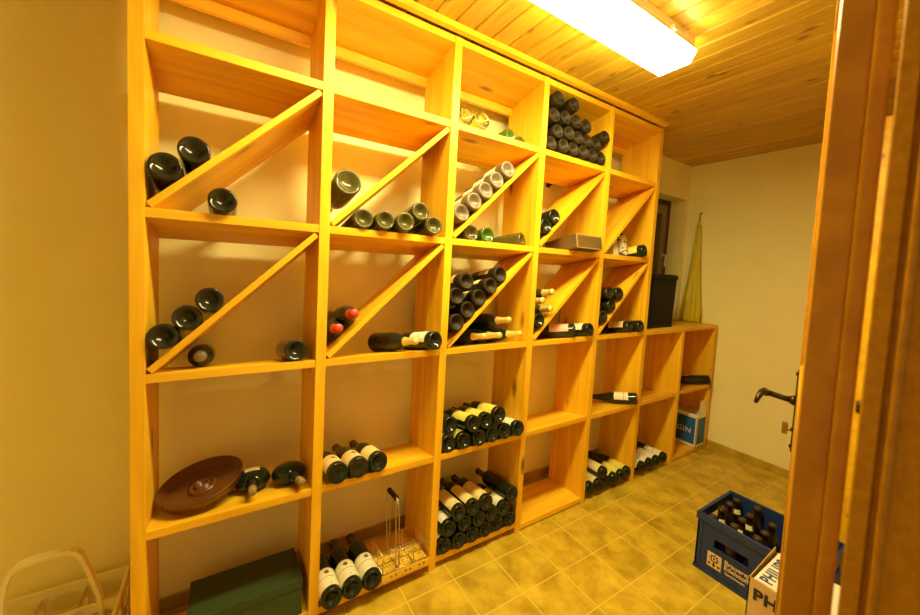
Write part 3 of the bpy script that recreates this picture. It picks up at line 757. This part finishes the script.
loft(B, [(inset(p, .06), 0), (inset(p, .05), .004), (inset(p, .0), .318)])
B.build('bin_body', BLACK_PLASTIC, bin_)
B = MB(); loft(B, [(inset(p, -.03), .318), (inset(p, -.045), .323), (inset(p, -.045), .338), (inset(p, -.02), .346), (inset(p, .25), .350)])
B.build('lid', BLACK_PLASTIC, bin_)
B = MB()
for k in range(9):
    xx = -.115+k*.0288
    B.box(xx-.003, xx+.003, -.0868, -.083, .02, .30, M=Matrix.Rotation(0, 4, 'X'))
B.build('ribs', BLACK_PLASTIC, bin_)

m, nt, b = nm('yellow_green_mesh')
b.inputs['Base Color'].default_value = (.76, .66, .02, 1); b.inputs['Roughness'].default_value = .45
tr = nt.nodes.new('ShaderNodeBsdfTranslucent'); tr.inputs['Color'].default_value = (.8, .7, .03, 1)
mixs = nt.nodes.new('ShaderNodeMixShader'); mixs.inputs[0].default_value = .35
nt.links.new(b.outputs[0], mixs.inputs[1]); nt.links.new(tr.outputs[0], mixs.inputs[2])
nt.links.new(mixs.outputs[0], nt.nodes['Material Output'].inputs['Surface'])
NETM = m
net = empty('net_bag', (3.235, .178, zt)); tag(net, 'yellow green net bag hanging from a hook on the right wall', 'bag')
B = MB(); secs = []
for k in range(23):
    t = k/22; z = .004+t*.735
    rx = .048*(1-t)**1.25+.012; ry = .056*(1-t)**1.3+.016
    if t < .05: rx *= .9; ry *= .93
    pp = []
    for q in range(40):
        an = 2*PI*q/40; f = 1+(.10+.06*math.sin(t*9))*math.sin(an*7+t*3)
        off = .018*math.sin(t*PI)*math.cos(2)
        pp.append((rx*f*math.cos(an)+.045*t, ry*f*math.sin(an)+.016*t+off*.4))
    secs.append((pp, z))
loft(B, secs); B.build('net', NETM, net)
B = MB().tube([(.045, .016, .735), (.045, .017, .775)], [.012, .009], 10)
B.build('gathered_neck', NETM, net)
MB().tube([(.045, .017, .768), (.045, .017, .835), (.060, .017, .845), (.0835, .017, .835)], .004, 8).build('hook', plain('dull_steel', (.30, .27, .2), .35, metal=.9), net)

# small fixtures on the back wall
hk = empty('wall_bracket', (1.756, YB, 1.752)); tag(hk, 'small dark bracket on back wall above upper diagonal, fourth column', 'bracket')
MB().box(-.014, .014, -.006, 0, -.012, .012, .002).box(-.004, .004, -.03, -.006, -.004, .004).build('plate', METAL_DARK, hk)
hk = empty('pipe_stub', (1.985, YB, 1.672)); tag(hk, 'pale pipe end sticking out of back wall, fifth column', 'pipe')
MB().lathe([(0, 0), (.021, 0), (.021, .075), (.017, .078), (0, .078)], 18, M=Matrix.Rotation(PI/2, 4, 'X')).build('pipe', plain('grey_plastic', (.45, .38, .26), .5), hk)
MB().lathe([(.03, 0), (.03, .008), (.021, .012)], 18, M=Matrix.Rotation(PI/2, 4, 'X')).build('collar', METAL_DARK, hk)

# ------------------------------------------------------------------ blue and white carton on the floor shelf, last column
gz = z0(6)+.0005
BLUE = plain('carton_blue', (.010, .11, .36), .5); WCARD = plain('carton_white', (.74, .70, .50), .6)
gn = empty('bottle_carton', (3.108, -.004, gz)); tag(gn, 'open blue and white carton at floor level in rightmost low column', 'carton')
B = MB(); gw, gd, gh = .124, .225, .232
B.box(0, gw, 0, gd, 0, .003).box(0, .003, 0, gd, 0, gh).box(gw-.003, gw, 0, gd, 0, gh).box(0, gw, 0, .003, 0, gh).box(0, gw, gd-.003, gd, 0, gh)
B.build('carton_body', WCARD, gn)
MB().box(-.0006, 0, .012, gd-.012, .022, gh-.016).build('blue_panel', BLUE, gn)
MB().box(.012, gw-.008, -.0006, 0, .022, gh-.016).build('blue_panel', BLUE, gn)
B = MB()
Mf = Matrix.Translation((0, 0, gh)) @ Matrix.Rotation(-.15, 4, 'X')
B.box(.006, gw, 0, .003, 0, .012, M=Mf).prism([(.03, .012), (gw, .012), (gw-.004, .108), (.055, .100), (.05, .06), (.032, .045)], -.003, 0, M=Mf @ Matrix.Rotation(PI/2, 4, 'X'))
B.box(-.003, 0, 0, gd, 0, .012, M=Matrix.Translation((0, 0, gh)) @ Matrix.Rotation(.5, 4, 'Y'))
B.build('flap', WCARD, gn)
me = text_mesh('GIN', .054, WCARD, 'lettering', bold=.0, spacing=1.1)
MX = Matrix(((0, 0, -1, -.0008), (-1, 0, 0, .138), (0, 1, 0, .098), (0, 0, 0, 1)))
link(me, 'lettering', gn, MX)

# ------------------------------------------------------------------ beer crate
NAVY = plain('navy_plastic', (.011, .032, .125), .45)
cr = empty('beer_crate', (1.972, -.531, 0)); tag(cr, 'navy blue plastic beer crate on the tiled floor', 'crate')
cw, cd, chh = .315, .395, .250; tk = .007
B = MB()
def wall_panel(B, L, M):
    """panel in local x (0..L) z with a handhold window, thickness along y"""
    wa, wb_, za, zb = .068, .190, .128, .168
    if L < .35: wa, wb_ = L*.22, L*.78; za, zb = .162, .208
    for (a0, a1, c0, c1) in ((0, L, 0, za), (0, wa, za, zb), (wb_, L, za, zb), (0, L, zb, chh)):
        B.box(a0, a1, 0, tk, c0, c1, M=M)
    B.box(-.006, L+.006, -.006, 0, chh-.030, chh, .002, M=M)      # upper rim band
    B.box(-.004, L+.004, -.004, 0, 0, .014, .0015, M=M)           # foot band
    B.box(wa-.006, wb_+.006, -.003, 0, zb, zb+.008, M=M); B.box(wa-.006, wb_+.006, -.003, 0, za-.006, za, M=M)
    for xx in (.018, L-.022): B.box(xx, xx+.003, -.0025, 0, .014, chh-.03, M=M)
# -x side (faces the camera): local x runs along -y
wall_panel(B, cd, Matrix(((0, 1, 0, 0), (-1, 0, 0, 0), (0, 0, 1, 0), (0, 0, 0, 1))))
wall_panel(B, cd, Matrix(((0, -1, 0, cw), (1, 0, 0, -cd), (0, 0, 1, 0), (0, 0, 0, 1))))
wall_panel(B, cw, Matrix(((-1, 0, 0, cw), (0, -1, 0, 0), (0, 0, 1, 0), (0, 0, 0, 1))))
wall_panel(B, cw, Matrix(((1, 0, 0, 0), (0, 1, 0, -cd), (0, 0, 1, 0), (0, 0, 0, 1))))
B.box(0, cw, -cd, 0, .002, .008)
for k in range(1, 4): B.box(cw*k/4-.0015, cw*k/4+.0015, -cd, 0, .008, .10)
for k in range(1, 5): B.box(0, cw, -cd*k/5-.0015, -cd*k/5+.0015, .008, .10)
B.build('crate_body', NAVY, cr)
CREAM = plain('cream_print', (.70, .54, .25), .6)
def on_side(y, z, off=-.0006): return Matrix(((0, 0, -1, off), (-1, 0, 0, y), (0, 1, 0, z), (0, 0, 0, 1)))
lg = MB().box(-.0006, 0, -.101, -.048, .042, .105).build('logo_panel', CREAM, cr)
B = MB()
Mc = on_side(-.0745, .082, -.0009)
B.lathe([(.010, 0), (.014, 0)], 24, M=Mc).lathe([(0, 0), (.0045, 0)], 12, M=Mc)
for k in range(8):
    a = k*PI/4
    B.box(.014, .018, -.0025, .0025, 0, .0003, M=Mc @ Matrix.Rotation(a, 4, 'Z'))
for yy in (-.092, -.0745, -.057): B.box(-.0012, -.0009, yy-.005, yy+.005, .052, .060)
B.box(-.0012, -.0009, -.077, -.072, .047, .068)
B.build('emblem', plain('logo_ink', (.02, .022, .03), .6), lg)
link(text_mesh('Brauerei', .025, CREAM, 'lettering', bold=.0005), 'lettering', cr, on_side(-.111, .088))
link(text_mesh('Edelstoff', .025, CREAM, 'lettering', bold=.0005), 'lettering', cr, on_side(-.111, .066))
link(text_mesh('Spezialitaten', .014, CREAM, 'lettering', bold=.0002), 'lettering', cr, on_side(-.116, .048))
CAPM = plain('crown_cap', (.045, .026, .010), .45, metal=.2)
L_NECK = plain('neck_label_paper', (.70, .70, .34), .6)
k = 0
lean = [(.0, .0), (.05, .03), (-.03, .02), (.02, -.04)]
bw_, bd_ = cw/4, cd/5
crow = ['row nearest rack', 'second row', 'third row']
ccol = ['first from logo side', 'second from logo side', 'third from logo side', 'farthest from logo']
for j in range(3):
    for i in range(4):
        x = 1.972+bw_*(i+.5); y = -.531-bd_*(j+.5)
        if i == 3 and j == 2: continue
        h = .243 if (i+j) % 3 else .236
        o = empty('beer_bottle', M=Matrix.Translation((x, y, .0085)) @ Matrix.Rotation(random.uniform(0, 3), 4, 'Z'))
        lb_ = (i, j) in ((1, 0), (3, 0), (1, 1), (2, 1))
        tag(o, 'beer bottle%s in navy crate, %s, %s' % (' with neck label' if lb_ else '', crow[j], ccol[i]), 'bottle', 'beer bottles in the crate')
        b_, _, _ = bottle_meshes('beer', .030, h, G_BEER, None, None)
        link(b_, 'glass_body', o)
        key = ('cap', h)
        if key not in _cache:
            _cache[key] = MB().lathe([(.0152, h*.952), (.0145, h*.985), (.012, h), (0, h)], 16).mesh('crown_cap', CAPM)
            pr = mk_body('beer', .030, h)
            _cache[('nl', h)] = MB().lathe([(prof_r(pr, z)+.0007, z) for z in (h*.73, h*.75, h*.78, h*.81)], 18, a0=-.9, a1=.7).mesh('neck_label', L_NECK)
        link(_cache[key], 'crown_cap', o)
        if lb_: link(_cache[('nl', h)], 'neck_label', o, Matrix.Rotation(-o.matrix_world.to_euler().z+PI+random.uniform(-.1, .9), 4, 'Z'))

# cardboard carton in front of the crate
CARD = plain('pale_card', (.66, .47, .19), .65, noise=.08, scale=25)
CARDIN = plain('card_inside', (.52, .33, .10), .7)
WTOP = plain('white_print_card', (.80, .74, .60), .55)
BINK = plain('blue_ink', (.035, .075, .15), .6); KINK = plain('black_ink', (.025, .03, .028), .6)
px0, px1, py0, py1, ph = 1.672, 1.890, -1.09, -.816, .300
bx = empty('lamp_carton', (px0, py1, 0)); tag(bx, 'open cardboard carton with big block lettering between blue crate and door', 'carton')
w_, d_ = px1-px0, py1-py0
B = MB().box(0, w_, -d_, 0, .0005, .004).box(0, .003, -d_, 0, .0005, ph).box(w_-.003, w_, -d_, 0, .0005, ph).box(0, w_, -.003, 0, .0005, ph).box(0, w_, -d_, -d_+.003, .0005, ph)
B.build('carton_body', CARD, bx)
MB().prism([(0, 0), (w_, 0), (w_-.002, .020), (.06, .006)], 0, .0025, M=Matrix.Translation((0, 0, ph)) @ Matrix.Rotation(PI/2-.0, 4, 'X')).build('upright_flap', CARDIN, bx)
fp = MB().prism([(.002, -.012), (.002, -d_), (w_, -d_), (w_, -.012)], 0, .0025, M=Matrix.Translation((0, 0, ph+.0005))).build('top_flap', WTOP, bx)
me = text_mesh('PHILIPS', .047, BINK, 'lettering', bold=.0016, spacing=1.1)
link(me, 'lettering', fp, Matrix.Translation((.013, -.054, ph+.0032)))
me = text_mesh('PHILIPS', .050, KINK, 'lettering', bold=.0022, spacing=1.1)
link(me, 'lettering', bx, on_side(-.014, ph-.063, -.0008))

# ------------------------------------------------------------------ ceiling lamp
lamp = empty('ceiling_lamp', (1.03, -.430, ZC)); tag(lamp, 'long fluorescent ceiling lamp with white wraparound diffuser', 'lamp')
Lm = 1.25
B = MB(); rings = []
for xx, q in ((-Lm/2+.004, 1), (Lm/2-.004, 1)):
    rings.append([B.bm.verts.new((xx, y, z)) for y, z in ((.062, 0), (.064, -.030), (.072, -.0495), (-.072, -.0495), (-.064, -.030), (-.062, 0))])
for A, C in zip(rings, rings[1:]):
    for k in range(6): B.bm.faces.new((A[k], A[(k+1) % 6], C[(k+1) % 6], C[k]))
B.bm.faces.new(list(reversed(rings[0]))); B.bm.faces.new(rings[-1])
B.build('lamp_base', WHITE_METAL, lamp)
m, nt, b = nm('lit_diffuser')
em = nt.nodes.new('ShaderNodeEmission'); em.inputs['Color'].default_value = (1, .86, .40, 1); em.inputs['Strength'].default_value = 13.5
nt.links.new(em.outputs[0], nt.nodes['Material Output'].inputs['Surface'])
DIFF = m
sec = [(.072, -.0500), (.075, -.0535), (.058, -.096), (-.058, -.096), (-.075, -.0535), (-.072, -.0500)]
B = MB(); rings = []
for xx, s in ((-Lm/2, .72), (-Lm/2+.012, 1), (Lm/2-.012, 1), (Lm/2, .72)):
    rings.append([B.bm.verts.new((xx, y*(s if abs(z) > .06 else (.96 if s < 1 else 1)), z if s == 1 else (-.050+(z+.050)*s))) for y, z in sec])
for A, C in zip(rings, rings[1:]):
    for k in range(len(sec)-1): B.bm.faces.new((A[k], A[k+1], C[k+1], C[k]))
B.bm.faces.new(list(reversed(rings[0]))); B.bm.faces.new(rings[-1])
DSIDE = DIFF.copy(); DSIDE.name = 'lit_diffuser_side'; DSIDE.node_tree.nodes['Emission'].inputs['Strength'].default_value = 5.0
o = B.build('diffuser', DIFF, lamp); o.data.materials.append(DSIDE)
for p_ in o.data.polygons: p_.material_index = 0 if p_.normal.z < -.7 else 1
MB().box(-.01, .01, -.078, -.062, -.040, -.024, .002).build('clip', WHITE_METAL, lamp, loc=(Lm/2-.16, 0, 0))

# ------------------------------------------------------------------ open door, jamb
N0 = Vector((.7542, -1.1109, 0)); F0 = Vector((1.568, -.9028, 0)); dd = (F0-N0).normalized(); width = (F0-N0).length
ang = math.atan2(dd.y, dd.x)
Md = Matrix.Translation(N0) @ Matrix.Rotation(ang, 4, 'Z')    # local x from hinge edge to lock edge, local -y = thickness away from the room
TILT = Matrix.Translation((.75, -1.15, 1.22)) @ Matrix.Rotation(math.radians(-.65), 4, 'X') @ Matrix.Translation((-.75, 1.15, -1.22))   # frame and leaf stand a touch out of plumb
dr = empty('door_1', M=TILT @ Md); struct(dr, 'door', 'open pine panel door folded back into the room')
B = MB(); zb, ztp = .008, 2.02; th = .040
st = .115
rails = [(zb, zb+.20), (.90, 1.06), (ztp-.13, ztp)]
B.box(0, st, -.026, 0, zb, ztp, .0015); B.box(width-st, width, -.026, 0, zb, ztp, .0015)
for a0, a1 in rails: B.box(st, width-st, -.026, 0, a0, a1, .0015)
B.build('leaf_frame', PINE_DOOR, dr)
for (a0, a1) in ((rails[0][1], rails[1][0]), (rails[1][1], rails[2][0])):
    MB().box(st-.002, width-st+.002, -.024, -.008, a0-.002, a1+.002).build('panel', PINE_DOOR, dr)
MB().box(-.008, width+.010, -.040, -.0262, zb, ztp+.010, .003).build('rebate_board', PINE_DOOR, dr)
# lock fittings on the visible face
pl = MB().box(width-.060, width-.022, .0002, .003, .812, 1.034, .001).build('lock_plate', METAL_DARK, dr)
B = MB()
for z in (.822, 1.024): B.lathe([(0, .0), (.005, .0), (.004, .003), (0, .0035)], 10, M=Matrix.Translation((width-.041, .003, z)) @ Matrix.Rotation(-PI/2, 4, 'X'))
B.build('screw', METAL_DARK, pl)
hd = MB()
xs_ = width-.041; zh = .950
hd.tube([(xs_, .003, zh), (xs_, .008, zh), (xs_, .014, zh)], [.014, .013, .010], 14)
hd.tube([(xs_, .010, zh), (xs_, .030, zh+.002), (xs_, .052, zh+.006), (xs_-.004, .060, zh+.008), (xs_-.016, .064, zh+.009)], [.0085, .0075, .0080, .0085, .0090], 12)
hd.tube([(xs_-.004, .062, zh+.007), (xs_-.034, .066, zh+.019), (xs_-.062, .071, zh+.019), (xs_-.082, .076, zh+.008), (xs_-.090, .080, zh-.006)], [.0085, .0085, .0078, .0065, .0045], 12)
hd.build('door_handle', METAL_DARK, dr)
ky = MB().tube([(xs_, .003, .869), (xs_, .012, .869)], .006, 10)
ky.box(xs_-.003, xs_+.003, .012, .024, .853, .885, .001)
ky.build('key', BRASS, dr)
MB().tube([(-.012, -.046, 1.138), (-.012, -.046, 1.150)], .0055, 10).build('hinge', METAL_DARK, dr)
for z in (.25, 1.72): MB().tube([(-.012, -.046, z), (-.012, -.046, z+.05)], .0055, 10).build('hinge', METAL_DARK, dr)

jm = MB()
jx = .735
poly = [(jx, -1.172), (jx, -1.1605), (jx+.0015, -1.159), (jx+.075, -1.159), (jx+.078, -1.162), (jx+.078, -1.176), (jx+.03, -1.176), (jx+.03, -1.35), (jx, -1.35), (jx, -1.1845),
        (jx-.0022, -1.1838), (jx-.0034, -1.1818), (jx-.0034, -1.1800), (jx-.0022, -1.1780), (jx, -1.1775), (jx+.005, -1.1765), (jx+.005, -1.1735)]
jm.prism(poly, 0, dz+.03)
lx = dx0
poly2 = [(lx-(px_-jx), py_) for px_, py_ in reversed(poly)]
jm2 = MB().prism(poly2, 0, dz+.03)
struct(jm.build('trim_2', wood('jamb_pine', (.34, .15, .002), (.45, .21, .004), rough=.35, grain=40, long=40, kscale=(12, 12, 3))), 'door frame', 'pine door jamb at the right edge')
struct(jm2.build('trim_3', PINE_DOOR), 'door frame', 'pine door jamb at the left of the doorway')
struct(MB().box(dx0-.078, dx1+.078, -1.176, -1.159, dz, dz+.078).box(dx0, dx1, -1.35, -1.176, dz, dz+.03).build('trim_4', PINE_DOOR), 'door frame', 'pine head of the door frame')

for o in bpy.data.objects:
    if o.name in ('trim_2', 'trim_3', 'trim_4'): o.matrix_world = TILT

# added cupboard behind the open door, makes the bright strip in the hinge gap
cb = empty('added_cupboard', (2.72, -.965, 0)); tag(cb, 'added pine cupboard behind the door for the bright strip in the hinge gap', 'cupboard')
B = MB().box(-.30, -.28, -.185, .175, 0, 1.95, .002).box(.28, .30, -.185, .175, 0, 1.95, .002).box(-.28, .28, -.185, .175, 1.93, 1.95).box(-.28, .28, -.185, .175, .06, .08).box(-.28, .28, -.185, -.175, .08, 1.93)
B.build('carcass', PINE, cb)
for s in (-1, 1):
    d = MB().box(min(s*.002, s*.298), max(s*.002, s*.298), .176, .194, .03, 1.945, .002).build('cupboard_door', PINE, cb)
    MB().lathe([(0, 0), (.006, 0), (.005, .012), (.013, .018), (.012, .026), (0, .03)], 14, M=Matrix.Translation((s*.03, .194, 1.05)) @ Matrix.Rotation(-PI/2, 4, 'X')).build('knob', BRASS, d)

# ------------------------------------------------------------------ added warm world fill, standing in for the unseen hallway
w = bpy.data.worlds.new('World'); scene.world = w; w.use_nodes = True
bg = w.node_tree.nodes['Background']; bg.inputs['Color'].default_value = (1, .78, .35, 1); bg.inputs['Strength'].default_value = .08

# ------------------------------------------------------------------ camera
cam = bpy.data.cameras.new('camera'); co = bpy.data.objects.new('camera', cam); COL.objects.link(co)
yaw, pit, rol = math.radians(32.5914), math.radians(-3.8047), math.radians(3.1185)
f = Vector((math.sin(yaw)*math.cos(pit), math.cos(yaw)*math.cos(pit), math.sin(pit)))
r0 = Vector((math.cos(yaw), -math.sin(yaw), 0)); u0 = r0.cross(f)
rx = math.cos(rol)*r0 + math.sin(rol)*u0; ux = -math.sin(rol)*r0 + math.cos(rol)*u0
Mc = Matrix((rx, ux, -f)).transposed().to_4x4(); Mc.translation = Vector((.2100, -1.2431, 1.2647))
co.matrix_world = Mc
cam.sensor_fit = 'HORIZONTAL'; cam.sensor_width = 36; cam.lens = 36*367.378/920
cam.shift_x = 0; cam.shift_y = -16.95/920
cam.clip_start = .02
cam.dof.use_dof = True; cam.dof.focus_distance = 1.9; cam.dof.aperture_fstop = 3.2
scene.camera = co
scene.view_settings.view_transform = 'Standard'; scene.view_settings.look = 'None'
scene.view_settings.gamma = 1; scene.view_settings.use_curve_mapping = False
scene.view_settings.exposure = 2.75
scene.cycles.max_bounces = 24; scene.cycles.diffuse_bounces = 18
